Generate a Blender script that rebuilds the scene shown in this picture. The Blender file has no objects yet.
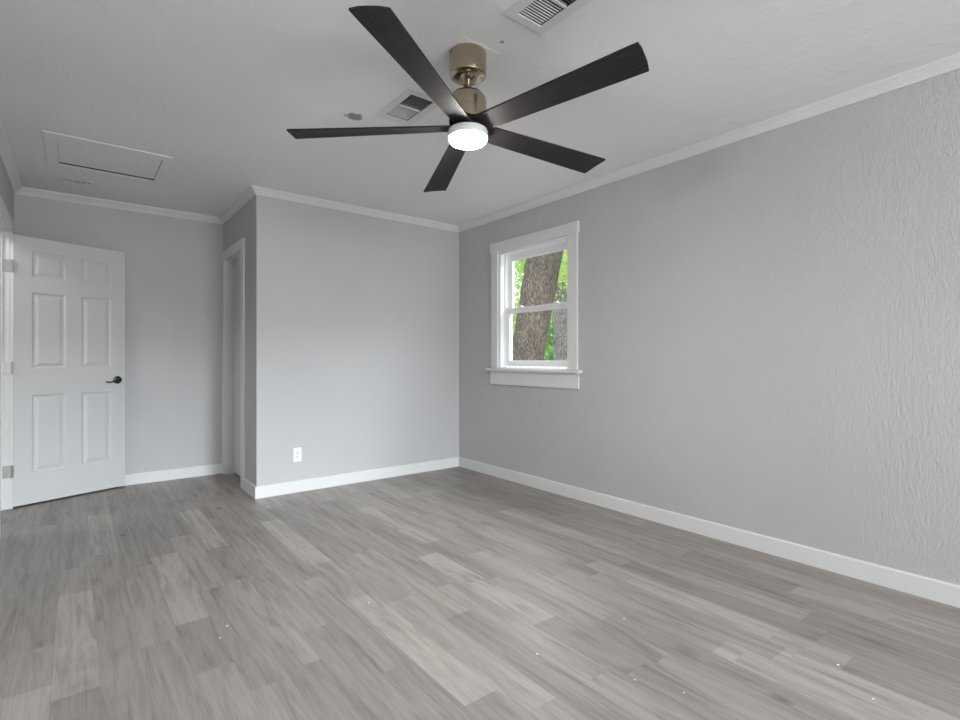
import bpy, bmesh, math, random
from mathutils import Vector, Matrix, noise
PI = math.pi
R = math.radians
scene = bpy.context.scene
C = scene.collection

# ------------------------------------------------------------------ camera, world, light, exposure
cam_d = bpy.data.cameras.new('camera'); cam = bpy.data.objects.new('camera', cam_d); C.objects.link(cam)
cam.location = (0, 0, 1.1036); cam.rotation_euler = (PI/2, 0, -0.6671)
cam_d.sensor_width = 36; cam_d.lens = 19.275; cam_d.shift_y = -0.002; cam_d.clip_start = 0.02; cam_d.clip_end = 200
scene.camera = cam
scene.view_settings.view_transform = 'Standard'; scene.view_settings.look = 'None'
scene.view_settings.gamma = 1; scene.view_settings.use_curve_mapping = False
scene.view_settings.exposure = 0.34
scene.cycles.max_bounces = 10; scene.cycles.diffuse_bounces = 7; scene.cycles.sample_clamp_indirect = 6

W = bpy.data.worlds.new('world'); scene.world = W; W.use_nodes = True
bg = W.node_tree.nodes['Background']
bg.inputs[0].default_value = (0.86, 0.93, 1.0, 1); bg.inputs[1].default_value = 2.0

XS = 3.242   # outer face of the right wall
def area(name, loc, rot, sx, sy, power, col, spread=180):
    l = bpy.data.lights.new(name, 'AREA'); l.shape = 'RECTANGLE'; l.size = sx; l.size_y = sy
    l.energy = power; l.color = col; l.spread = R(spread)
    o = bpy.data.objects.new(name, l); C.objects.link(o); o.location = loc; o.rotation_euler = rot
    return o
# area lamps added for daylight through the unseen big window behind the camera
area('low_sky_lamp', (2.5, -5.6, 2.42), (R(84), 0, R(8)), 1.8, .45, 360, (0.85, 0.92, 1.0), 120)  # strip shaped so its light fades up the far walls
area('wide_sky_lamp', (1.35, -3.62, 1.55), (R(90), 0, R(0)), 2.8, 1.7, 240, (0.95, 0.975, 1.0))
# area lamp added outside the side window in view to strengthen its daylight
area('above_side_window', (XS+1.15, 3.2, 3.0), (R(58), 0, R(90)), 2.2, 1.0, 165, (0.95, 0.98, 1.0))
# fill lamp added in the unseen hallway to brighten the floor by the doorway
area('hallway_fill', (-1.05, 4.5, 2.38), (0, R(-25), 0),   .5, .5, 14, (1.0, .97, .93))

# ------------------------------------------------------------------ measures (metres; camera stands at x=0, y=0)
XL, XR, YN, YB, XC, YC, H = -0.3755, 3.082, -3.1, 4.258, 1.119, 5.40, 2.44
T = 0.16

# ------------------------------------------------------------------ materials
def mat(name, col=(.8, .8, .8), rough=.5, metal=0, spec=.5):
    m = bpy.data.materials.new(name); m.use_nodes = True
    b = m.node_tree.nodes['Principled BSDF']
    b.inputs['Base Color'].default_value = (*col, 1); b.inputs['Roughness'].default_value = rough
    b.inputs['Metallic'].default_value = metal; b.inputs['Specular IOR Level'].default_value = spec
    return m
class NT:
    def __init__(s, m): s.t = m.node_tree; s.b = s.t.nodes['Principled BSDF']
    def n(s, typ, **kw):
        nd = s.t.nodes.new(typ)
        for k, v in kw.items(): setattr(nd, k, v)
        return nd
    def l(s, a, b): s.t.links.new(a, b)
    def coord(s, scale=(1, 1, 1), rot=(0, 0, 0)):
        c = s.n('ShaderNodeTexCoord'); mp = s.n('ShaderNodeMapping'); s.l(c.outputs['Object'], mp.inputs[0])
        mp.inputs['Scale'].default_value = scale; mp.inputs['Rotation'].default_value = rot
        return mp.outputs[0]
    def noise(s, vec, scale, detail=3, rough=.5, dist=0):
        nd = s.n('ShaderNodeTexNoise'); nd.inputs['Scale'].default_value = scale; nd.inputs['Detail'].default_value = detail
        nd.inputs['Roughness'].default_value = rough; nd.inputs['Distortion'].default_value = dist
        s.l(vec, nd.inputs['Vector']); return nd.outputs['Fac']
    def math(s, op, a, b=None, c=None):
        nd = s.n('ShaderNodeMath', operation=op)
        for i, v in enumerate((a, b, c)):
            if v is None: continue
            if isinstance(v, (int, float)): nd.inputs[i].default_value = v
            else: s.l(v, nd.inputs[i])
        return nd.outputs[0]
    def ramp(s, fac, stops):
        nd = s.n('ShaderNodeValToRGB'); s.l(fac, nd.inputs[0]); e = nd.color_ramp.elements
        while len(e) < len(stops): e.new(.5)
        for el, (p, c) in zip(e, stops): el.position = p; el.color = (*c, 1) if len(c) == 3 else c
        return nd.outputs[0]
    def mix(s, fac, a, b, mode='MIX'):
        nd = s.n('ShaderNodeMix', data_type='RGBA', blend_type=mode)
        for k, v in ((0, fac), (6, a), (7, b)):
            if isinstance(v, (int, float)): nd.inputs[k].default_value = v
            elif isinstance(v, tuple): nd.inputs[k].default_value = (*v, 1)
            else: s.l(v, nd.inputs[k])
        return nd.outputs[2]
    def bump(s, h, strength, dist):
        nd = s.n('ShaderNodeBump'); nd.inputs['Strength'].default_value = strength; nd.inputs['Distance'].default_value = dist
        s.l(h, nd.inputs['Height']); s.l(nd.outputs[0], s.b.inputs['Normal'])

WALL = (.500, .498, .510)
M = {}
def wall_mat(name, stip, sc):
    m = mat(name, WALL, .55, 0, .35); t = NT(m)
    v = t.coord(); h1 = t.noise(t.coord((1, 1, .45)), sc, 4, .6, .6)
    h = t.ramp(h1, [(.38, (0, 0, 0)), (.62, (1, 1, 1))])
    t.bump(h, stip, .004)
    c = t.ramp(t.noise(v, 1.3, 3), [(.3, tuple(x*.975 for x in WALL)), (.7, tuple(x*1.02 for x in WALL))])
    t.l(c, t.b.inputs['Base Color']); return m
M['wall_r'] = wall_mat('grey_textured_wall_paint', .45, 88)
M['wall'] = wall_mat('grey_wall_paint', .12, 70)

m = mat('white_ceiling_paint', (.83, .83, .822), .7, 0, .2); t = NT(m); M['ceil'] = m
v = t.coord(); n1 = t.noise(v, 9, 5, .6, .3); n2 = t.noise(v, 55, 3)
t.bump(t.math('ADD', t.ramp(n1, [(.45, (0, 0, 0)), (.7, (1, 1, 1))]), t.math('MULTIPLY', n2, .5)), .4, .005)
col = t.ramp(t.noise(v, .9, 3), [(.3, (.79, .788, .78)), (.7, (.84, .838, .83))])
def blot(col, x, y, rx, ry, sc, thr, tone):
    sp = t.n('ShaderNodeSeparateXYZ'); t.l(v, sp.inputs[0])
    dx = t.math('DIVIDE', t.math('SUBTRACT', sp.outputs[0], x), rx); dy = t.math('DIVIDE', t.math('SUBTRACT', sp.outputs[1], y), ry)
    d = t.math('ADD', t.math('MULTIPLY', dx, dx), t.math('MULTIPLY', dy, dy))
    k = t.math('SUBTRACT', t.math('ADD', 1.0, t.math('MULTIPLY', t.math('SUBTRACT', t.noise(v, sc, 3), .5), thr)), d)
    return t.mix(t.ramp(k, [(.1, (0, 0, 0)), (.5, (1, 1, 1))]), col, tone)
col = blot(col, 1.212, 2.665, .060, .042, 45, 2.6, (.27, .27, .265))
col = blot(col, 1.418, 1.650, .012, .012, 60, 1.5, (.35, .34, .33))
col = blot(col, .02, 4.95, .10, .03, 40, 5.5, (.47, .47, .465))
t.l(col, t.b.inputs['Base Color'])

M['trim'] = mat('white_trim_paint', (.70, .70, .70), .38, 0, .45)
t = NT(M['trim']); t.bump(t.noise(t.coord(), 35, 2), .05, .002)
M['door'] = mat('white_door_paint', (.61, .61, .618), .42, 0, .45)
t = NT(M['door']); t.bump(t.noise(t.coord((14, 14, 1)), 14, 3), .08, .002)
M['vinyl'] = mat('white_vinyl', (.84, .84, .85), .3)
M['vent'] = mat('white_enamel_vent', (.70, .70, .69), .4)
M['ventdark'] = mat('recess_shade', (.045, .045, .045), .8)  # near-black stands in for the shade inside the vents and hatch well
M['plastic'] = mat('white_plastic', (.80, .80, .79), .3)
M['slot'] = mat('dark_slot', (.06, .06, .06), .6)
M['nickel'] = mat('satin_nickel', (.45, .44, .43), .35, 1)
M['bronze'] = mat('dark_bronze_metal', (.07, .065, .06), .3, .8)
m = mat('brushed_antique_brass', (.52, .43, .30), .20, 1); t = NT(m); M['brass'] = m
c = t.ramp(t.noise(t.coord((1, 1, 60)), 9, 3), [(.3, (.42, .35, .255)), (.7, (.50, .425, .315))]); t.l(c, t.b.inputs['Base Color'])
m = mat('black_wood_grain_blade', (.030, .026, .026), .42, 0, .5); t = NT(m); M['blade'] = m; t.b.inputs['Roughness'].default_value = .6; t.b.inputs['Specular IOR Level'].default_value = .3
g = t.noise(t.coord((2.2, 42, 10)), 6, 5, .6)
t.l(t.ramp(g, [(.35, (.012, .010, .011)), (.7, (.036, .030, .031))]), t.b.inputs['Base Color']); t.bump(g, .25, .002)
M['black'] = mat('black_metal', (.022, .02, .02), .35, .3)
m = mat('lit_diffuser', (1, 1, 1), .4); m.node_tree.nodes['Principled BSDF'].inputs['Emission Color'].default_value = (1, .955, .90, 1)
m.node_tree.nodes['Principled BSDF'].inputs['Emission Strength'].default_value = 245; M['lens'] = m

# grey luxury vinyl planks running along y
m = mat('grey_oak_vinyl_planks', (.3, .28, .26), .4, 0, .5); t = NT(m); M['floor'] = m
v = t.coord(); sp = t.n('ShaderNodeSeparateXYZ'); t.l(v, sp.inputs[0])
xr = t.math('DIVIDE', t.math('ADD', sp.outputs[0], .063), .129); row = t.math('FLOOR', xr)
wn = t.n('ShaderNodeTexWhiteNoise', noise_dimensions='1D'); t.l(row, wn.inputs['W'])
yr = t.math('ADD', t.math('DIVIDE', sp.outputs[1], .92), t.math('MULTIPLY', wn.outputs['Value'], 7.31)); idy = t.math('FLOOR', yr)
cm = t.n('ShaderNodeCombineXYZ'); t.l(row, cm.inputs[0]); t.l(idy, cm.inputs[1])
wn2 = t.n('ShaderNodeTexWhiteNoise', noise_dimensions='2D'); t.l(cm.outputs[0], wn2.inputs['Vector'])
rnd = wn2.outputs['Value']
def gap(fr, w):
    f = t.math('FRACT', fr); a = t.math('MINIMUM', f, t.math('SUBTRACT', 1.0, f)); return t.math('LESS_THAN', a, w)
LIGHT = [(0, 2.15, 3.07), (3, 2.44, 3.36), (1, 3.59, 4.51), (8, 1.31, 2.21), (12, 1.53, 2.45), (15, .06, .977), (16, -.10, .817), (17, .64, 1.56), (21, .08, 1.0), (-1, 1.34, 2.26), (8, 2.70, 3.62), (13, 2.6, 3.52), (5, 3.3, 4.22), (19, 1.9, 2.82)]
lm = None      # the paler boards of the batch, each a row number and the span it covers along y
for r_, ya, yb in LIGHT:
    k = t.math('MULTIPLY', t.math('COMPARE', row, float(r_), .1), t.math('COMPARE', sp.outputs[1], (ya+yb)/2, (yb-ya)/2))
    lm = k if lm is None else t.math('MAXIMUM', lm, k)
seam = t.math('MULTIPLY', .40, t.math('MAXIMUM', gap(xr, .006), t.math('MULTIPLY', gap(yr, .001), t.math('SUBTRACT', 1.0, lm))))
gc = t.n('ShaderNodeCombineXYZ')
t.l(t.math('ADD', t.math('MULTIPLY', sp.outputs[0], 38.0), t.math('MULTIPLY', rnd, 50.0)), gc.inputs[0])
t.l(t.math('ADD', t.math('MULTIPLY', sp.outputs[1], 1.7), t.math('MULTIPLY', rnd, 91.0)), gc.inputs[1])
g1 = t.noise(gc.outputs[0], 1.0, 6, .62, .9)
gc2 = t.n('ShaderNodeCombineXYZ')
t.l(t.math('ADD', t.math('MULTIPLY', sp.outputs[0], 9.0), t.math('MULTIPLY', rnd, 33.0)), gc2.inputs[0])
t.l(t.math('ADD', t.math('MULTIPLY', sp.outputs[1], 1.1), t.math('MULTIPLY', rnd, 17.0)), gc2.inputs[1])
g2 = t.noise(gc2.outputs[0], 1.0, 4, .55, 2.2)
base = t.ramp(rnd, [(0, (.222, .200, .185)), (.5, (.250, .226, .209)), (.85, (.272, .246, .228)), (1, (.295, .268, .249))])
base = t.mix(lm, base, (.312, .283, .264))
base = t.mix(1, base, t.ramp(g1, [(.25, (.70, .695, .69)), (.5, (1, 1, 1)), (.75, (1.14, 1.14, 1.14))]), 'MULTIPLY')
base = t.mix(1, base, t.ramp(g2, [(.30, (.72, .71, .70)), (.48, (1, 1, 1)), (.8, (1.10, 1.10, 1.10))]), 'MULTIPLY')
kn = t.n('ShaderNodeTexVoronoi'); kv = t.coord((3.2, 1.5, 1)); t.l(kv, kn.inputs['Vector']); kn.inputs['Scale'].default_value = 1
kd = t.ramp(kn.outputs['Distance'], [(.02, (.50, .47, .45)), (.075, (1, 1, 1))])
base = t.mix(1, base, kd, 'MULTIPLY')
g3 = t.noise(t.coord((150, 9, 1)), 1.0, 4, .7, .4)
base = t.mix(1, base, t.ramp(g3, [(.3, (.88, .88, .88)), (.5, (1, 1, 1)), (.7, (1.09, 1.09, 1.09))]), 'MULTIPLY')
base = t.mix(seam, base, (.13, .12, .115))
t.l(base, t.b.inputs['Base Color'])
t.l(t.ramp(g1, [(.2, (.46, .46, .46)), (.8, (.36, .36, .36))]), t.b.inputs['Roughness'])
t.bump(t.math('SUBTRACT', t.math('MULTIPLY', g1, .4), seam), .25, .0015)

def bark(name, a, b, sc):
    m = mat(name, a, .9, 0, .2); t = NT(m); v = t.coord((1, 1, .22))
    vo = t.n('ShaderNodeTexVoronoi', feature='DISTANCE_TO_EDGE'); vo.inputs['Scale'].default_value = sc
    nz = t.n('ShaderNodeTexNoise'); nz.inputs['Scale'].default_value = 7; t.l(v, nz.inputs['Vector'])
    ad = t.mix(.12, v, nz.outputs['Color'], 'ADD'); t.l(ad, vo.inputs['Vector'])
    f = t.ramp(vo.outputs['Distance'], [(0, (0, 0, 0)), (.22, (1, 1, 1))])
    f2 = t.mix(t.noise(v, 40, 4), f, (.5, .5, .5))
    t.l(t.ramp(f2, [(.1, a), (.8, b)]), t.b.inputs['Base Color']); t.bump(f2, .9, .02); return m
M['bark'] = bark('furrowed_brown_bark', (.035, .028, .022), (.21, .172, .14), 52)
M['bark2'] = bark('pale_grey_bark', (.08, .075, .068), (.34, .325, .30), 44)
def leafm(name, a, b):
    m = mat(name, a, .5); t = NT(m); t.l(t.ramp(t.noise(t.coord(), 2.3, 4, .7), [(.3, a), (.7, b)]), t.b.inputs['Base Color'])
    tr = t.n('ShaderNodeBsdfTranslucent'); tr.inputs[0].default_value = (*[min(1, x*1.5) for x in b], 1)
    mx = t.n('ShaderNodeMixShader'); mx.inputs[0].default_value = .45
    out = t.t.nodes['Material Output']; t.l(t.b.outputs[0], mx.inputs[1]); t.l(tr.outputs[0], mx.inputs[2]); t.l(mx.outputs[0], out.inputs[0]); return m
M['leaf'] = leafm('bright_green_leaves', (.20, .34, .08), (.56, .70, .28))
M['leaf2'] = leafm('mid_green_leaves', (.12, .25, .09), (.36, .54, .22))
M['ground'] = mat('leafy_ground', (.12, .13, .06), .9)
m = bpy.data.materials.new('clear_glass'); m.use_nodes = True; nt = m.node_tree; nt.nodes.clear(); M['glass'] = m
o_ = nt.nodes.new('ShaderNodeOutputMaterial'); mx = nt.nodes.new('ShaderNodeMixShader'); tr = nt.nodes.new('ShaderNodeBsdfTransparent')
gl = nt.nodes.new('ShaderNodeBsdfGlossy'); gl.inputs['Roughness'].default_value = .02; fr = nt.nodes.new('ShaderNodeLayerWeight'); fr.inputs[0].default_value = .5
pw = nt.nodes.new('ShaderNodeMath'); pw.operation = 'POWER'; pw.inputs[1].default_value = 5
ma = nt.nodes.new('ShaderNodeMath'); ma.operation = 'MULTIPLY_ADD'; ma.inputs[1].default_value = .9; ma.inputs[2].default_value = .02
nt.links.new(fr.outputs['Facing'], pw.inputs[0]); nt.links.new(pw.outputs[0], ma.inputs[0])
tr.inputs[0].default_value = (.97, .98, .97, 1)
nt.links.new(ma.outputs[0], mx.inputs[0]); nt.links.new(tr.outputs[0], mx.inputs[1]); nt.links.new(gl.outputs[0], mx.inputs[2]); nt.links.new(mx.outputs[0], o_.inputs[0])

# ------------------------------------------------------------------ helpers
def box(bm, x0, x1, y0, y1, z0, z1, bev=0):
    vs = [bm.verts.new((x, y, z)) for x in (x0, x1) for y in (y0, y1) for z in (z0, z1)]
    fs = [bm.faces.new([vs[i] for i in f]) for f in ((0, 1, 3, 2), (4, 6, 7, 5), (0, 4, 5, 1), (2, 3, 7, 6), (0, 2, 6, 4), (1, 5, 7, 3))]
    if bev:
        ed = list({e for f in fs for e in f.edges})
        bmesh.ops.bevel(bm, geom=ed, offset=bev, segments=2, profile=.7, affect='EDGES')
def lathe(bm, prof, n=48, c=(0, 0)):
    rings = [[bm.verts.new((c[0]+r*math.cos(2*PI*k/n), c[1]+r*math.sin(2*PI*k/n), z)) for k in range(n)] if r > 1e-6 else [bm.verts.new((c[0], c[1], z))] for r, z in prof]
    for a, b in zip(rings, rings[1:]):
        for k in range(n):
            k2 = (k+1) % n
            vs = [a[k % len(a)], a[k2 % len(a)], b[k2 % len(b)], b[k % len(b)]]
            u = []
            for q in vs:
                if q not in u: u.append(q)
            if len(u) > 2: bm.faces.new(u)
def tube(bm, pts, rad, n=12, flat=1.0):
    rings = []
    for i, p in enumerate(pts):
        p = Vector(p); d = (Vector(pts[min(i+1, len(pts)-1)])-Vector(pts[max(i-1, 0)])).normalized()
        up = Vector((0, 0, 1)) if abs(d.z) < .9 else Vector((1, 0, 0)); a = d.cross(up).normalized(); b = a.cross(d)
        r = rad[i] if isinstance(rad, (list, tuple)) else rad
        rings.append([bm.verts.new(p+a*r*flat*math.cos(2*PI*k/n)+b*r*math.sin(2*PI*k/n)) for k in range(n)])
    for a, b in zip(rings, rings[1:]):
        for k in range(n): bm.faces.new((a[k], a[(k+1) % n], b[(k+1) % n], b[k]))
    bm.faces.new(rings[0][::-1]); bm.faces.new(rings[-1])
def obj(name, bm, m, parent=None, loc=None, smooth=False, rot=None):
    bmesh.ops.recalc_face_normals(bm, faces=bm.faces)
    me = bpy.data.meshes.new(name); bm.to_mesh(me); bm.free(); me.materials.append(M[m])
    if smooth:
        for p in me.polygons: p.use_smooth = True
        me.set_sharp_from_angle(angle=R(38))
    o = bpy.data.objects.new(name, me); C.objects.link(o)
    if parent: o.parent = parent
    if loc: o.location = loc
    if rot: o.rotation_euler = rot
    return o
def tag(o, label, cat, group=None, kind=None):
    o['label'] = label; o['category'] = cat
    if group: o['group'] = group
    if kind: o['kind'] = kind
    return o
def empty(name, loc, rz=0):
    o = bpy.data.objects.new(name, None); C.objects.link(o); o.location = loc; o.rotation_euler = (0, 0, rz); o.empty_display_size = .1
    return o
def boxes(name, bl, m, parent=None, loc=None, bev=0):
    bm = bmesh.new()
    for b in bl: box(bm, *b, bev=bev)
    return obj(name, bm, m, parent, loc)
def st(o, label, cat): return tag(o, label, cat, kind='structure')

# ------------------------------------------------------------------ shell
HX = -1.7   # hallway beyond the left doorway
st(boxes('floor', [(HX, XR+T, YN-T, YC+T, -.12, 0)], 'floor'), 'grey oak-look vinyl plank floor of the whole room', 'floor')
# ceiling with a shallow opening for the attic hatch and the two vents
AH = (-.091, .467, 4.035, 4.560)
V1 = (1.345, 1.472, 1.200, 1.472); V2 = (1.335, 1.470, 2.255, 2.530)
def slab_with_holes(bm, x0, x1, y0, y1, z0, z1, holes):
    xs = sorted({x0, x1, *[h[0] for h in holes], *[h[1] for h in holes]}); ys = sorted({y0, y1, *[h[2] for h in holes], *[h[3] for h in holes]})
    for a, b in zip(xs, xs[1:]):
        for c, d in zip(ys, ys[1:]):
            mx_, my_ = (a+b)/2, (c+d)/2
            if any(h[0] < mx_ < h[1] and h[2] < my_ < h[3] for h in holes): continue
            box(bm, a, b, c, d, z0, z1)
    box(bm, x0, x1, y0, y1, z1, z1+.05)
bm = bmesh.new(); slab_with_holes(bm, HX, XR+T, YN-T, YC+T, H, H+.12, [AH, V1, V2])
st(obj('ceiling', bm, 'ceil'), 'off-white painted ceiling with patchy texture', 'ceiling')

def wall_x(name, X0, X1, y0, y1, holes, m, label):      # wall normal along x, holes (y0,y1,z0,z1)
    bl = []; ys = sorted({y0, y1, *[h[0] for h in holes], *[h[1] for h in holes]})
    for a, b in zip(ys, ys[1:]):
        h = [q for q in holes if q[0] <= a and q[1] >= b]
        if not h: bl.append((X0, X1, a, b, 0, H))
        else:
            q = h[0]
            if q[2] > 0: bl.append((X0, X1, a, b, 0, q[2]))
            bl.append((X0, X1, a, b, q[3], H))
    return st(boxes(name, bl, m), label, 'wall')
SY0, SY1 = -2.4, -.9                        # side window added behind the camera to let in more light
WY0, WY1, WZ0, WZ1 = 2.760, 3.637, 1.010, 2.080
DY0, DY1, DZ = 4.270, 5.092, 2.045          # left doorway rough opening
KY0, KY1, KZ = 4.675, 5.335, 2.045          # closet doorway rough opening
NX0, NX1, NZ0, NZ1 = .25, 2.45, .95, 2.05   # window behind the camera
wall_x('wall_right', XR, XR+T, YN, YC+T, [(SY0, SY1, .85, 2.05), (WY0, WY1, WZ0, WZ1)], 'wall_r', 'long grey right wall with stippled texture around the window')
wall_x('wall_left', XL-.115, XL, YN, YC, [(DY0, DY1, 0, DZ)], 'wall', 'grey left wall with the open doorway at the frame edge')
wall_x('wall_closet_side', XC, XC+.115, YB+.115, YC, [(KY0, KY1, 0, KZ)], 'wall', 'narrow grey side wall of the closet bump-out')
st(boxes('wall_closet_front', [(XC, XR, YB, YB+.115, 0, H)], 'wall'), 'grey front wall of the closet bump-out, between corner and right wall', 'wall')
st(boxes('wall_back', [(HX, XR, YC, YC+T, 0, H)], 'wall'), 'grey back wall of the alcove behind the open white door', 'wall')
st(boxes('wall_near', [(XL-.115, NX0, YN-T, YN, 0, H), (NX1, XR+T, YN-T, YN, 0, H), (NX0, NX1, YN-T, YN, 0, NZ0), (NX0, NX1, YN-T, YN, NZ1, H)], 'wall'), 'grey wall behind the viewpoint with a wide window', 'wall')
st(boxes('wall_hallway', [(HX-.1, HX, YN-T, YC+T, 0, H), (HX, XL-.115, YN-T, YN, 0, H)], 'wall'), 'hallway wall beyond the left doorway', 'wall')

poly = [Vector(p) for p in ((XL, YN), (XR, YN), (XR, YB), (XC, YB), (XC, YC), (XL, YC))]
def seg_dir(i): return (poly[(i+1) % 6]-poly[i]).normalized()
def mitre(i):
    a, b = seg_dir(i-1), seg_dir(i); na, nb = Vector((-a.y, a.x)), Vector((-b.y, b.x))
    return (na+nb)/(1+na.dot(nb))
def sweep(name, i, prof, m, label, cat, cut0=None, cut1=None):
    """moulding along wall i; prof = (offset from the wall, z); a cut ends it square at a distance along the wall"""
    bm = bmesh.new(); d = seg_dir(i); n = Vector((-d.y, d.x)); P, Q = poly[i], poly[(i+1) % 6]; rings = []
    for base, mit, cut in ((P, mitre(i), cut0), (Q, mitre((i+1) % 6), cut1)):
        ring = []
        for tt, z in prof:
            p = base+mit*tt if cut is None else P+d*cut+n*tt
            ring.append(bm.verts.new((p.x, p.y, z)))
        rings.append(ring)
    k = len(prof)
    for j in range(k): bm.faces.new((rings[0][j], rings[0][(j+1) % k], rings[1][(j+1) % k], rings[1][j]))
    bm.faces.new(rings[0]); bm.faces.new(rings[1][::-1])
    return st(obj(name, bm, m), label, cat)
e = .0005
crown = [(e, 2.386), (.009, 2.386), (.011, 2.392), (.016, 2.398), (.024, 2.408), (.036, 2.420), (.044, 2.426), (.048, 2.432), (.048, H-e), (e, H-e)]
baseb = [(e, e), (.014, e), (.014, .088), (.011, .094), (e, .095)]
nm = ['near', 'right', 'closet_front', 'closet_side', 'back', 'left']
hum = ['wall behind the viewpoint', 'right wall', 'closet front wall', 'closet side wall', 'alcove back wall', 'left wall']
for i in range(6):
    sweep('trim_%d' % (i+1), i, crown, 'trim', 'white crown moulding along the top of the %s' % hum[i], 'crown moulding')
for i in (0, 1, 2): sweep('baseboard_'+nm[i], i, baseb, 'trim', 'white baseboard along the foot of the %s' % hum[i], 'baseboard')
sweep('baseboard_closet_side', 3, baseb, 'trim', 'short white baseboard between closet corner and closet door casing', 'baseboard', cut1=4.602-YB)
sweep('baseboard_back', 4, baseb, 'trim', 'white baseboard on the alcove back wall, partly behind the open door', 'baseboard')
sweep('baseboard_left', 5, baseb, 'trim', 'white baseboard along the left wall nearer than the doorway', 'baseboard', cut0=YC-DY0+.085)

# ------------------------------------------------------------------ door casings and jambs
def casing(name, X, sx, y0, y1, ztop, w, label, th=.016, y1w=None):
    """flat casing round an opening on a wall facing sx along x"""
    a, b = (X, X+sx*th) if sx > 0 else (X+sx*th, X)
    ww = w if y1w is None else y1w
    return st(boxes(name, [(a, b, y0-w, y0, 0.001, ztop), (a, b, y1, y1+ww, 0.001, ztop), (a, b, y0-w, y1+ww, ztop, ztop+w)], 'trim', bev=.0018), label, 'door casing')
# closet door
casing('trim_7', XC-.0005, -1, 4.692, 5.316, 2.028, .085, 'white casing around the narrow closet doorway', y1w=.082)
st(boxes('trim_8', [(XC, XC+.115, KY0+.001, 4.698, .001, 2.022), (XC, XC+.115, 5.310, KY1-.001, .001, 2.022), (XC, XC+.115, KY0+.001, KY1-.001, 2.022, KZ-.001)], 'trim'), 'white jamb lining the closet doorway', 'door frame')
# left doorway
casing('trim_9', XL+.0005, 1, 4.290, 5.074, 2.028, .075, 'white casing around the open doorway in the left wall')
st(boxes('trim_10', [(XL-.115, XL, DY0+.001, 4.292, .001, 2.024), (XL-.115, XL, 5.072, DY1-.001, .001, 2.024), (XL-.115, XL, DY0+.001, DY1-.001, 2.024, DZ-.001), (XL-.075, XL-.04, 5.060, 5.072, .001, 2.024), (XL-.075, XL-.04, 4.292, 4.304, .001, 2.024)], 'trim'), 'white jamb and stop lining the left doorway', 'door frame')

# ------------------------------------------------------------------ doors
def panel_leaf(bm, w, h, th, panels, sx=1):
    """six panel moulded leaf: x 0..w, z 0..h, moulded front face at y=0 looking to -y, back at y=th"""
    def face(pts): bm.faces.new([bm.verts.new(p) for p in pts])
    for side in (0, 1):
        y = 0 if side == 0 else th; s = 1 if side == 0 else -1
        xs = sorted({0, w, *[p[0] for p in panels], *[p[1] for p in panels]}); zs = sorted({0, h, *[p[2] for p in panels], *[p[3] for p in panels]})
        for a, b in zip(xs, xs[1:]):
            for c, d in zip(zs, zs[1:]):
                mx_, mz = (a+b)/2, (c+d)/2
                if any(p[0] < mx_ < p[1] and p[2] < mz < p[3] for p in panels): continue
                face([(a, y, c), (b, y, c), (b, y, d), (a, y, d)])
        for (a, b, c, d) in panels:
            rings = [(0, 0), (.005, .0015), (.012, .008), (.020, .0085), (.026, .0065), (.042, .0025), (.044, .0022)]
            pr = [[(a+o, y+s*q, c+o), (b-o, y+s*q, c+o), (b-o, y+s*q, d-o), (a+o, y+s*q, d-o)] for o, q in rings]
            for r0, r1 in zip(pr, pr[1:]):
                for k in range(4): face([r0[k], r0[(k+1) % 4], r1[(k+1) % 4], r1[k]])
            face(pr[-1])
    for p in ([(0, 0, 0), (0, th, 0), (0, th, h), (0, 0, h)], [(w, 0, 0), (w, th, 0), (w, th, h), (w, 0, h)], [(0, 0, 0), (w, 0, 0), (w, th, 0), (0, th, 0)], [(0, 0, h), (w, 0, h), (w, th, h), (0, th, h)]): face(p)
    bmesh.ops.remove_doubles(bm, verts=bm.verts, dist=1e-5)
PW = [(.107, .322), (.425, .640)]
panels = [(a, b, c, d) for a, b in PW for c, d in ((.225, .815), (1.010, 1.585), (1.695, 1.895))]
bm = bmesh.new(); panel_leaf(bm, .745, 1.995, .035, panels)
dang = math.atan2(5.345-5.072, .325+.362)
door = obj('door_1', bm, 'door', loc=(-.3565, 5.068, .014), rot=(0, 0, dang))
st(door, 'open white six-panel door with dark lever at the left edge, swung against the alcove wall', 'door')
# lever handle (local frame of the leaf: -y is the visible side)
bm = bmesh.new(); lathe(bm, [(0, .0), (.031, .0), (.033, .003), (.031, .009), (.020, .012), (.012, .014), (.011, .042), (0, .044)], 32)
bmesh.ops.rotate(bm, verts=bm.verts, matrix=Matrix.Rotation(PI/2, 3, 'X'))
hd = obj('door_handle', bm, 'bronze', door, (.685, -.0003, .905), smooth=True); hd['label'] = 'dark bronze lever handle'
bm = bmesh.new(); tube(bm, [(.010, -.036, .001), (-.012, -.040, .001), (-.035, -.044, -.006), (-.062, -.044, -.015), (-.085, -.041, -.016), (-.100, -.039, -.011)], [.009, .0095, .008, .0065, .006, .005], 14)
obj('lever', bm, 'bronze', hd, (0, 0, 0), smooth=True)
bm = bmesh.new(); box(bm, .7452, .7462, .004, .031, .87, .94); obj('latch_plate', bm, 'nickel', door)
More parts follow.
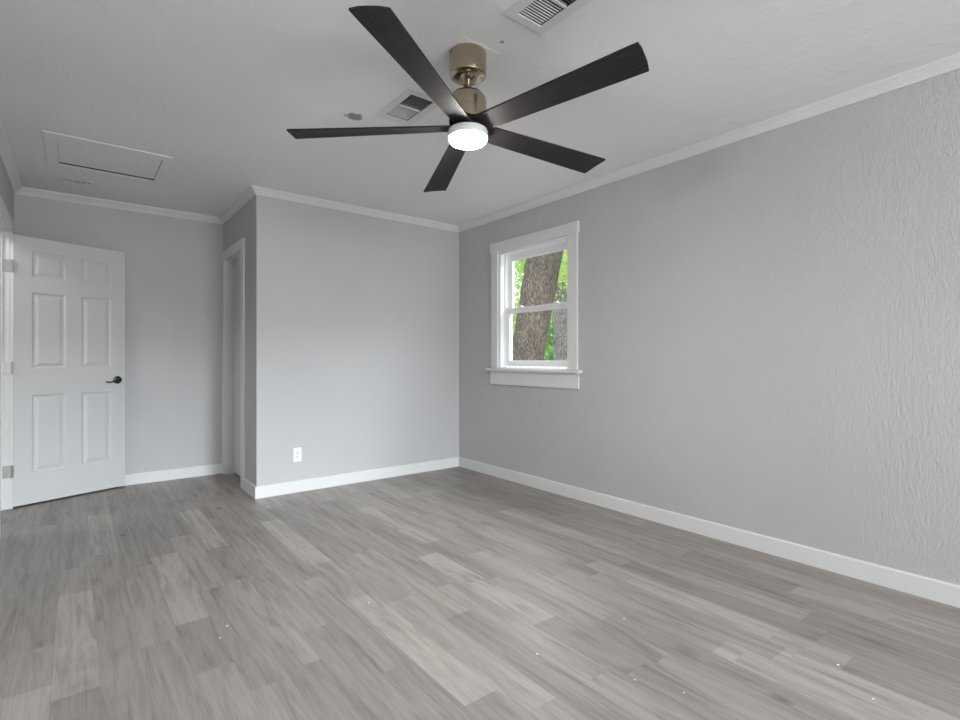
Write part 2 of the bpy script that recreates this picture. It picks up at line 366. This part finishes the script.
# hinges: leaf plates on the jamb and on the door edge with a knuckle between
for z in (.26, 1.02, 1.765):
    bm = bmesh.new()
    for q in range(5):
        lathe(bm, [(0, z-.045+q*.018), (.0062, z-.045+q*.018), (.0062, z-.045+q*.018+.0172), (0, z-.045+q*.018+.0172)], 14, (-.004, -.006))
    k = obj('hinge', bm, 'nickel', door, smooth=True); k['label'] = 'satin nickel butt hinge'
    bm = bmesh.new()
    inv = Matrix.Translation((-.3565, 5.068, .014)) @ Matrix.Rotation(dang, 4, 'Z')
    box(bm, -.418, -.364, 5.0695, 5.0715, z+.014-.045, z+.014+.045)
    for sx_ in (-.403, -.385):
        for dz in (-.03, 0, .03):
            a = [bm.verts.new((sx_+.004*math.cos(2*PI*j/10), 5.0691, z+.014+dz+.004*math.sin(2*PI*j/10))) for j in range(10)]; bm.faces.new(a)
    bmesh.ops.transform(bm, matrix=inv.inverted(), verts=bm.verts)
    obj('hinge_plate', bm, 'nickel', k)
# closet door, shut, set deep in its jamb
bm = bmesh.new(); box(bm, XC+.070, XC+.105, 4.701, 5.307, .018, 2.019, bev=.001)
cd = st(obj('door_2', bm, 'door'), 'flat white closet door shut deep inside the narrow closet doorway', 'door')

# ------------------------------------------------------------------ windows
def window(name, label):
    w = empty(name, (XR, (WY0+WY1)/2, WZ0)); st(w, label, 'window')
    L = lambda x0, x1, y0, y1, z0, z1: (x0-XR, x1-XR, y0-(WY0+WY1)/2, y1-(WY0+WY1)/2, z0-WZ0, z1-WZ0)
    X = XR-.0005
    boxes('side_casing', [L(X-.017, X, WY0-.085, WY0+.002, 1.012, 2.082)], 'trim', w, bev=.0015)
    boxes('side_casing', [L(X-.017, X, WY1-.002, WY1+.085, 1.012, 2.082)], 'trim', w, bev=.0015)
    boxes('head_casing', [L(X-.022, X, WY0-.098, WY1+.098, 2.082, 2.170)], 'trim', w, bev=.0015)
    boxes('window_sill', [L(X-.045, X, WY0-.125, WY1+.140, .986, 1.010), L(X, XR+.10, WY0+.001, WY1-.001, 1.0105, 1.018)], 'trim', w, bev=.003)
    boxes('apron', [L(X-.016, X, WY0-.098, WY1+.098, .862, .985)], 'trim', w, bev=.0015)
    lin = .030
    boxes('window_frame', [L(XR+.001, XR+.150, WY0+.0005, WY0+lin, 1.0185, WZ1-.001), L(XR+.001, XR+.150, WY1-lin, WY1-.0005, 1.0185, WZ1-.001),
                           L(XR+.001, XR+.150, WY0+lin, WY1-lin, WZ1-.022, WZ1-.001), L(XR+.10, XR+.150, WY0+lin, WY1-lin, 1.0115, 1.030),
                           L(XR+.050, XR+.060, WY0+lin, WY0+lin+.012, 1.02, WZ1-.022), L(XR+.050, XR+.060, WY1-lin-.012, WY1-lin, 1.02, WZ1-.022),
                           L(XR+.096, XR+.101, WY1-lin-.010, WY1-lin, 1.55, WZ1-.022), L(XR+.060, XR+.094, WY1-lin-.004, WY1-lin, 1.57, WZ1-.022)], 'vinyl', w)
    a, b = WY0+lin+.001, WY1-lin-.001; s = .048
    up = boxes('upper_sash', [L(XR+.102, XR+.130, a, a+s, 1.520, 2.057), L(XR+.102, XR+.130, b-s, b, 1.520, 2.057), L(XR+.102, XR+.130, a+s, b-s, 2.004, 2.057), L(XR+.102, XR+.130, a+s, b-s, 1.520, 1.566)], 'vinyl', w, bev=.003)
    lo = boxes('lower_sash', [L(XR+.062, XR+.092, a, a+s, 1.031, 1.562), L(XR+.062, XR+.092, b-s, b, 1.031, 1.562), L(XR+.062, XR+.092, a+s, b-s, 1.031, 1.083), L(XR+.062, XR+.092, a+s, b-s, 1.512, 1.562)], 'vinyl', w, bev=.003)
    boxes('pane', [L(XR+.114, XR+.118, a+s-.002, b-s+.002, 1.564, 2.006)], 'glass', up)
    boxes('pane', [L(XR+.075, XR+.079, a+s-.002, b-s+.002, 1.081, 1.514)], 'glass', lo)
    for y in (a+.19, b-.19):
        boxes('sash_lock', [L(XR+.064, XR+.090, y-.026, y+.026, 1.5625, 1.570), L(XR+.068, XR+.084, y-.012, y+.020, 1.570, 1.579)], 'vinyl', lo, bev=.002)
    return w
window('window_1', 'white double-hung window with wide flat casing in the right wall')
# window behind the camera
w2 = st(empty('window_2', ((NX0+NX1)/2, YN, NZ0)), 'wide white window in the wall behind the viewpoint', 'window')
def L2(x0, x1, y0, y1, z0, z1): return (x0-(NX0+NX1)/2, x1-(NX0+NX1)/2, y0-YN, y1-YN, z0-NZ0, z1-NZ0)
boxes('window_frame', [L2(NX0+.001, NX0+.05, YN-.12, YN-.05, NZ0+.001, NZ1-.001), L2(NX1-.05, NX1-.001, YN-.12, YN-.05, NZ0+.001, NZ1-.001), L2(NX0+.05, NX1-.05, YN-.12, YN-.05, NZ0+.001, NZ0+.05),
                       L2(NX0+.05, NX1-.05, YN-.12, YN-.05, NZ1-.05, NZ1-.001), L2(1.325, 1.375, YN-.12, YN-.05, NZ0+.05, NZ1-.05)], 'vinyl', w2)
boxes('side_casing', [L2(NX0-.085, NX0, YN+.0005, YN+.017, NZ0, NZ1)], 'trim', w2); boxes('side_casing', [L2(NX1, NX1+.085, YN+.0005, YN+.017, NZ0, NZ1)], 'trim', w2)
boxes('head_casing', [L2(NX0-.098, NX1+.098, YN+.0005, YN+.02, NZ1, NZ1+.088)], 'trim', w2)
boxes('window_sill', [L2(NX0-.12, NX1+.12, YN+.0005, YN+.045, NZ0-.024, NZ0)], 'trim', w2)
boxes('pane', [L2(NX0+.051, 1.324, YN-.087, YN-.083, NZ0+.051, NZ1-.051)], 'glass', w2); boxes('pane', [L2(1.376, NX1-.051, YN-.087, YN-.083, NZ0+.051, NZ1-.051)], 'glass', w2)

w3 = st(empty('added_window', (XR, (SY0+SY1)/2, .85)), 'white window added for light in the right wall behind the viewpoint', 'window'); hw_ = (SY1-SY0)/2  # unseen window, added to brighten the ceiling and the open door
boxes('window_frame', [(.04, .11, -hw_+.001, -hw_+.05, .001, 1.199), (.04, .11, hw_-.05, hw_-.001, .001, 1.199), (.04, .11, -hw_+.05, hw_-.05, .001, .05), (.04, .11, -hw_+.05, hw_-.05, 1.15, 1.199), (.04, .11, -hw_+.05, hw_-.05, .58, .63)], 'vinyl', w3)
boxes('side_casing', [(-.0175, -.0005, -hw_-.085, -hw_, 0, 1.2)], 'trim', w3); boxes('side_casing', [(-.0175, -.0005, hw_, hw_+.085, 0, 1.2)], 'trim', w3)
boxes('head_casing', [(-.0225, -.0005, -hw_-.098, hw_+.098, 1.2, 1.288)], 'trim', w3); boxes('window_sill', [(-.045, -.0005, -hw_-.12, hw_+.12, -.024, 0)], 'trim', w3)
boxes('pane', [(.073, .077, -hw_+.051, hw_-.051, .051, .579)], 'glass', w3); boxes('pane', [(.073, .077, -hw_+.051, hw_-.051, .631, 1.149)], 'glass', w3)

# ------------------------------------------------------------------ attic hatch
ah = empty('attic_hatch', ((AH[0]+AH[1])/2, (AH[2]+AH[3])/2, H)); tag(ah, 'white framed attic access hatch in the ceiling above the open door', 'attic hatch')
cx, cy = ah.location.x, ah.location.y
wx, wy = (AH[1]-AH[0])/2, (AH[3]-AH[2])/2
bm = bmesh.new(); fx0, fx1, fy0, fy1 = -.152-cx, .515-cx, 3.952-cy, 4.680-cy; ix, iy = wx-.004, wy-.004
def frame_ring(bm, o, i, z0, z1, ch=.003):
    """mitred picture-frame ring; o, i = (x0,x1,y0,y1)"""
    def ring(r, z): return [bm.verts.new(p) for p in ((r[0], r[2], z), (r[1], r[2], z), (r[1], r[3], z), (r[0], r[3], z))]
    def shr(r, s): return (r[0]+s, r[1]-s, r[2]+s, r[3]-s)
    rs = [ring(o, z1), ring(o, z0+ch), ring(shr(o, ch), z0), ring(shr(i, -ch), z0), ring(i, z0+ch), ring(i, z1)]
    for a, b in zip(rs, rs[1:]+rs[:1]):
        for k in range(4): bm.faces.new((a[k], a[(k+1) % 4], b[(k+1) % 4], b[k]))
frame_ring(bm, (fx0, fx1, fy0, fy1), (-ix, ix, -iy, iy), -.0055, -.0005, .002)
obj('frame', bm, 'ceil', ah)
boxes('hatch_panel', [(-wx+.005, wx-.005, -wy+.006, wy-.022, .004, .009)], 'ceil', ah)
boxes('hatch_well', [(-wx+.0005, wx-.0005, -wy+.0005, -wy+.004, .010, .112), (-wx+.0005, wx-.0005, wy-.004, wy-.0005, .001, .112), (-wx+.0005, -wx+.004, -wy+.004, wy-.004, .010, .112), (wx-.004, wx-.0005, -wy+.004, wy-.004, .010, .112), (-wx+.004, wx-.004, -wy+.004, wy-.004, .10, .112)], 'ventdark', ah)  # dark liner puts the shade into the gap beside the panel

# ------------------------------------------------------------------ ceiling vents
def vent(x0, x1, y0, y1, hole, label):
    """louvred register: two banks of slats running along x, tilted opposite ways"""
    r = empty('air_vent', ((x0+x1)/2, (y0+y1)/2, H)); cx, cy = r.location.x, r.location.y
    tag(r, label, 'air vent', 'ceiling air registers')
    h = (hole[0]-cx+.002, hole[1]-cx-.002, hole[2]-cy+.002, hole[3]-cy-.002)
    bm = bmesh.new(); frame_ring(bm, (x0-cx, x1-cx, y0-cy, y1-cy), h, -.0045, -.0005, .003); obj('frame', bm, 'vent', r)
    my = (h[2]+h[3])/2
    boxes('divider', [(h[0]+.0005, h[1]-.0005, my-.004, my+.004, -.003, .012)], 'vent', r)
    boxes('cavity', [(h[0]-.0015, h[1]+.0015, h[2]-.0015, h[3]+.0015, .060, .066), (h[0]-.0015, h[0], h[2]-.0015, h[3]+.0015, .0005, .060), (h[1], h[1]+.0015, h[2]-.0015, h[3]+.0015, .0005, .060), (h[0], h[1], h[2]-.0015, h[2], .0005, .060), (h[0], h[1], h[3], h[3]+.0015, .0005, .060)], 'ventdark', r)  # dark liner gives the shade between the slats
    n = 10
    for half in (0, 1):
        a, b = (h[2], my-.004) if half == 0 else (my+.004, h[3]); sg = -1 if half == 0 else 1
        for k in range(n):
            yc = a+(k+.5)*(b-a)/n; bm = bmesh.new(); dz, dy = (.0014, .0019) if half else (.0035, .0028)
            pts = [(yc-sg*dy, .003+dz), (yc-sg*dy+.0008, .0034+dz), (yc+sg*dy+.0008, .0034-dz), (yc+sg*dy, .003-dz)]
            A_ = [bm.verts.new((h[0]+.001, y, z)) for y, z in pts]; B_ = [bm.verts.new((h[1]-.001, y, z)) for y, z in pts]
            for j in range(4): bm.faces.new((A_[j], A_[(j+1) % 4], B_[(j+1) % 4], B_[j]))
            bm.faces.new(A_[::-1]); bm.faces.new(B_)
            obj('slat', bm, 'vent', r)
    return r
vent(1.302, 1.515, 1.160, 1.508, V1, 'white louvred ceiling vent cut by the top edge of the photo, nearest the viewer')
vent(1.294, 1.512, 2.215, 2.575, V2, 'white louvred ceiling vent half hidden behind the fan blade, left of the fan mount')

# ------------------------------------------------------------------ ceiling fan
FX, FY = 1.352, 1.803
TILT = Matrix.Translation((0, 0, 2.112-H)) @ Matrix.Rotation(-.0369, 4, 'X') @ Matrix.Rotation(.010, 4, 'Y') @ Matrix.Translation((0, 0, H-2.112))   # the fan hangs two degrees out of true
fan = empty('ceiling_fan', (FX, FY, H)); tag(fan, 'five-blade black ceiling fan with brass canopy and bright round light', 'ceiling fan')
def Z(z): return z-H
bm = bmesh.new(); box(bm, -.092, .113, -.085, .112, -.0016, -.0004, bev=.0005); pl = obj('mounting_plate', bm, 'ceil', fan)
def lat(name, prof, m, parent=fan, n=56):
    bm = bmesh.new(); lathe(bm, prof, n); return obj(name, bm, m, parent, smooth=True)
lat('canopy', [(0, -.002), (.078, -.002), (.081, -.006), (.081, Z(2.345)), (.079, Z(2.338)), (.074, Z(2.335)), (.030, Z(2.335)), (.028, Z(2.338)), (.020, Z(2.340)), (0, Z(2.340))], 'brass')
lat('downrod', [(0, Z(2.3395)), (.0115, Z(2.3395)), (.0115, Z(2.290)), (0, Z(2.290))], 'brass', n=24)
lat('rod_collar', [(0, Z(2.300)), (.017, Z(2.300)), (.018, Z(2.296)), (.018, Z(2.281)), (.024, Z(2.270)), (.030, Z(2.2655)), (0, Z(2.2655))], 'brass', n=32)
lat('motor_housing', [(0, Z(2.265)), (.032, Z(2.265)), (.055, Z(2.262)), (.072, Z(2.254)), (.081, Z(2.240)), (.083, Z(2.225)), (.083, Z(2.136)), (.080, Z(2.133)), (0, Z(2.133))], 'brass')
lat('blade_hub', [(0, Z(2.1325)), (.064, Z(2.1325)), (.066, Z(2.130)), (.066, Z(2.097)), (.064, Z(2.0965)), (0, Z(2.0965))], 'black')
lk = lat('light_kit', [(0, Z(2.0960)), (.086, Z(2.0960)), (.088, Z(2.088)), (.088, Z(2.066)), (.086, Z(2.063)), (0, Z(2.063))], 'plastic')
lat('lens', [(0, Z(2.0625)), (.083, Z(2.0625)), (.082, Z(2.056)), (.078, Z(2.050)), (.068, Z(2.045)), (.045, Z(2.041)), (0, Z(2.040))], 'lens', lk)
for c_ in fan.children:
    if c_.name in ('motor_housing', 'blade_hub', 'light_kit', 'rod_collar'): c_.matrix_basis = TILT
def blade_mesh():
    bm = bmesh.new(); n = 28; r0, r1 = .040, .790; th = .0075; rows = []
    for i in range(n+1):
        f = i/n; r = r0+(r1-r0)*f; hw = .046+.022*min(1, f*1.05)
        cut = 0
        a = R(-11-3*(1-f)); row = []
        for s in (-1, -.5, 0, .5, 1):
            y = hw*s; camber = .004*(1-s*s)
            rr = r+(-.0065*s if i == n else 0)-(.004*abs(s)**8 if i == n else 0)
            row.append((rr, y*math.cos(a), y*math.sin(a)+camber))
        rows.append(row)
    top = [[bm.verts.new((x, y, z+th/2)) for x, y, z in r_] for r_ in rows]; bot = [[bm.verts.new((x, y, z-th/2)) for x, y, z in r_] for r_ in rows]
    for i in range(n):
        for j in range(4):
            bm.faces.new((top[i][j], top[i+1][j], top[i+1][j+1], top[i][j+1])); bm.faces.new((bot[i][j], bot[i][j+1], bot[i+1][j+1], bot[i+1][j]))
        bm.faces.new((top[i][0], bot[i][0], bot[i+1][0], top[i+1][0])); bm.faces.new((top[i][4], top[i+1][4], bot[i+1][4], bot[i][4]))
    for j in range(4):
        bm.faces.new((top[0][j], top[0][j+1], bot[0][j+1], bot[0][j])); bm.faces.new((top[n][j], bot[n][j], bot[n][j+1], top[n][j+1]))
    return bm
b0 = obj('blade', blade_mesh(), 'blade', fan, (0, 0, 0), smooth=True)
b0.matrix_basis = TILT @ Matrix.Translation((0, 0, Z(2.112))) @ Matrix.Rotation(-2.5931, 4, 'Z')
for k in range(1, 5):
    b_ = b0.copy(); C.objects.link(b_); b_.parent = fan; b_.matrix_basis = TILT @ Matrix.Translation((0, 0, Z(2.112))) @ Matrix.Rotation(-2.5931+k*2*PI/5, 4, 'Z')

# ------------------------------------------------------------------ wall outlet
ou = empty('wall_outlet', (1.437, YB, .309)); tag(ou, 'white duplex electrical outlet low on the closet front wall', 'outlet')
boxes('cover_plate', [(-.035, .035, -.0055, -.0003, -.0575, .0575)], 'plastic', ou, bev=.002)
for z in (-.0195, .0195):
    rc = boxes('receptacle', [(-.0165, .0165, -.0075, -.0056, z-.014, z+.014)], 'plastic', ou, bev=.0008)
    boxes('slot', [(-.0075, -.0050, -.0079, -.0076, z-.002, z+.007), (.0050, .0075, -.0079, -.0076, z-.002, z+.006), (-.0022, .0022, -.0079, -.0076, z-.010, z-.006)], 'slot', rc)
bm = bmesh.new(); lathe(bm, [(0, 0), (.003, 0), (.003, .001), (0, .0014)], 16); bmesh.ops.rotate(bm, verts=bm.verts, matrix=Matrix.Rotation(PI/2, 3, 'X')); obj('screw', bm, 'nickel', ou, (0, -.0056, 0))

# ------------------------------------------------------------------ outdoors behind window_1
st(boxes('ground', [(XR+T+.3, 40, -12, 40, -.75, -.6)], 'ground'), 'leafy ground outside the window', 'ground')
CH, SH = math.cos(.6671), math.sin(.6671)
def at(px, py, d):
    r = (px-480)/514*d; return Vector((r*CH+d*SH, -r*SH+d*CH, 1.1036-(py-358.08)/514*d))
def trunk(name, pts, rads, mname, parent, seed, amp=.03, nr=72, per=26):
    bm = bmesh.new(); P = [Vector(p) for p in pts]; rows = []
    n = (len(P)-1)*per
    for i in range(n+1):
        f = i/per; k = min(int(f), len(P)-2); u = f-k
        c = P[k].lerp(P[k+1], u); r = rads[k]*(1-u)+rads[k+1]*u; row = []
        for j in range(nr):
            a = 2*PI*j/nr; q = Vector((math.cos(a)*4.2, math.sin(a)*4.2, c.z*1.6+seed))
            rr = r*(1+.09*noise.noise(Vector((math.cos(a)*1.1, math.sin(a)*1.1, c.z*.5+seed))))+amp*(abs(noise.noise(q*1.7))-.25)
            row.append(bm.verts.new((c.x+rr*math.cos(a), c.y+rr*math.sin(a), c.z)))
        rows.append(row)
    for a, b in zip(rows, rows[1:]):
        for j in range(nr): bm.faces.new((a[j], a[(j+1) % nr], b[(j+1) % nr], b[j]))
    bm.faces.new(rows[0][::-1]); bm.faces.new(rows[-1])
    org = parent.location; bmesh.ops.translate(bm, verts=bm.verts, vec=-Vector(org))
    return obj(name, bm, mname, parent, smooth=True)
def foliage(name, blobs, n, size, mname, parent, seed):
    rnd = random.Random(seed); vs, fs = [], []; org = Vector(parent.location)
    tot = sum(b[3]**2 for b in blobs)
    for (x, y, z, r) in blobs:
        for _ in range(int(n*r*r/tot)):
            d = Vector((rnd.gauss(0, 1), rnd.gauss(0, 1), rnd.gauss(0, 1))).normalized()*r*(rnd.random()**.45)
            c = Vector((x, y, z))+d-org; s = size*rnd.uniform(.6, 1.3)
            ax = Vector((rnd.gauss(0, 1), rnd.gauss(0, 1), rnd.gauss(-.4, .6))).normalized(); up = Vector((rnd.gauss(0, .5), rnd.gauss(0, .5), 1)).normalized()
            w = ax.cross(up).normalized(); u2 = w.cross(ax); i = len(vs)
            for a, b, q in ((0, 0, 0), (.35, .30, .06), (.75, .22, .02), (1.05, 0, -.1), (.75, -.22, .02), (.35, -.30, .06)):
                vs.append(c+ax*a*s+w*b*s+u2*q*s)
            vs_mid = None
            fs += [(i, i+1, i+2, i+3), (i, i+3, i+4, i+5)]
    me = bpy.data.meshes.new(name); me.from_pydata([tuple(v) for v in vs], [], fs); me.materials.append(M[mname])
    o = bpy.data.objects.new(name, me); C.objects.link(o); o.parent = parent; return o
def tree(label, base, tops, rads, blobs, n, size, bk, lf, seed, **kw):
    e_ = empty('tree', (base[0], base[1], -.6)); tag(e_, label, 'tree')
    pts = [Vector((base[0], base[1], -.6))]+[Vector(t_) for t_ in tops]
    trunk('trunk', pts, rads, bk, e_, seed, **kw)
    foliage('foliage', blobs, n, size, lf, e_, seed); return e_
# big leaning trunk close to the window
d = 7.0; a = at(526.5, 360, d); b = at(545.5, 250, d); up = (b-a)/(b.z-a.z)
base = a+up*(-.6-a.z); top = a+up*(4.6-a.z); mid = a+up*(1.9-a.z)
t1 = tree('thick leaning tree trunk with furrowed brown bark just outside the window', (base.x-.02, base.y), [a+up*(.2-a.z), a, mid, b, top, top+Vector((.3, -.2, 1.6))], [.34, .27, .235, .232, .235, .24, .15],
     [(top.x+.5, top.y, 6.6, 1.7), (top.x-1, top.y+.5, 6.2, 1.4), (top.x+1.6, top.y-1, 6.4, 1.4)], 2600, .13, 'bark', 'leaf', 3, amp=.035)
org = Vector(t1.location)
bm = bmesh.new(); q0 = at(557, 262, d)-org; q1 = at(567, 232, d-.1)-org; q2 = at(585, 190, d-.3)-org
tube(bm, [q0-Vector((.12, 0, .25)), q0, q1, q2], [.055, .045, .035, .02], 14); obj('branch', bm, 'bark', t1, smooth=True)
# paler trunk behind, at the right of the panes
d = 9.2; a = at(562, 360, d); b = at(559, 285, d); up = (b-a)/(b.z-a.z); base = a+up*(-.6-a.z); top = a+up*(2.45-a.z)
tree('slimmer pale grey tree trunk behind the leaning one, at the right of the panes', (base.x, base.y), [a, b, top], [.19, .15, .125, .08],
     [(top.x+.1, top.y-.05, 2.85, .55), (top.x+.2, top.y-.3, 3.5, .6), (top.x-.1, top.y+.1, 2.35, .28), (top.x+.2, top.y-.25, 1.2, .22)], 2600, .085, 'bark2', 'leaf', 11, amp=.03)
rn = random.Random(5)
for (px, d, hgt, r, n, lf, lab) in ((505, 12.2, 4.4, 1.25, 5200, 'leaf', 'leafy bright green tree left of the leaning trunk'), (566, 17.5, 6.0, 1.5, 5200, 'leaf', 'leafy light green tree showing right of the leaning trunk'),
                           (528, 24, 8.5, 3.0, 6500, 'leaf2', 'far green tree mostly hidden behind the leaning trunk')):
    c = at(px, 358, d); bl = []
    for k in range(12):
        bl.append((c.x+rn.uniform(-r, r)*.45, c.y+rn.uniform(-r, r)*.45, .5+(hgt-.5)*k/11, r*rn.uniform(.42, .58)))
    tree(lab, (c.x, c.y), [(c.x+.1, c.y, 1.2), (c.x-.1, c.y+.1, hgt*.8)], [.13, .11, .05], bl, n, .12 if d < 20 else .2, 'bark2', lf, int(px))
c = at(554, 352, 10.4); sh = empty('shrub', (c.x, c.y, -.6)); tag(sh, 'low green leafy shrub between the two trunks outside', 'shrub')
bm = bmesh.new()
for k in range(7):
    a_ = k*2*PI/7; tube(bm, [(0, 0, 0), (.15*math.cos(a_), .15*math.sin(a_), .8), (.3*math.cos(a_), .3*math.sin(a_), 1.8)], [.02, .014, .006], 8)
obj('stem', bm, 'bark2', sh)
foliage('foliage', [(c.x, c.y, .4, .5), (c.x+.1, c.y-.1, 1.2, .45), (c.x-.1, c.y+.1, 1.8, .38)], 2600, .10, 'leaf2', sh, 77)

# ------------------------------------------------------------------ paint chips left on the floor
rn = random.Random(9)
for k, (x, y) in enumerate(((.491, 2.308), (.448, 2.226), (1.508, 1.056), (1.576, .915), (1.353, 1.374), (1.824, 1.331), (2.155, .656), (1.04, 2.129), (2.029, .52))):
    bm = bmesh.new(); n = 7; r = rn.uniform(.0035, .006)
    a = [(r*rn.uniform(.6, 1.2)*math.cos(2*PI*j/n), r*rn.uniform(.6, 1.2)*math.sin(2*PI*j/n)) for j in range(n)]
    lo = [bm.verts.new((p[0], p[1], 0)) for p in a]; hi = [bm.verts.new((p[0]*.8, p[1]*.8, .0016)) for p in a]
    bm.faces.new(lo[::-1]); bm.faces.new(hi)
    for j in range(n): bm.faces.new((lo[j], lo[(j+1) % n], hi[(j+1) % n], hi[j]))
    tag(obj('paint_chip', bm, 'trim', None, (x, y, .0004)), 'tiny white paint chip lying loose on the grey plank floor', 'paint chip', 'paint chips scattered on the floor')
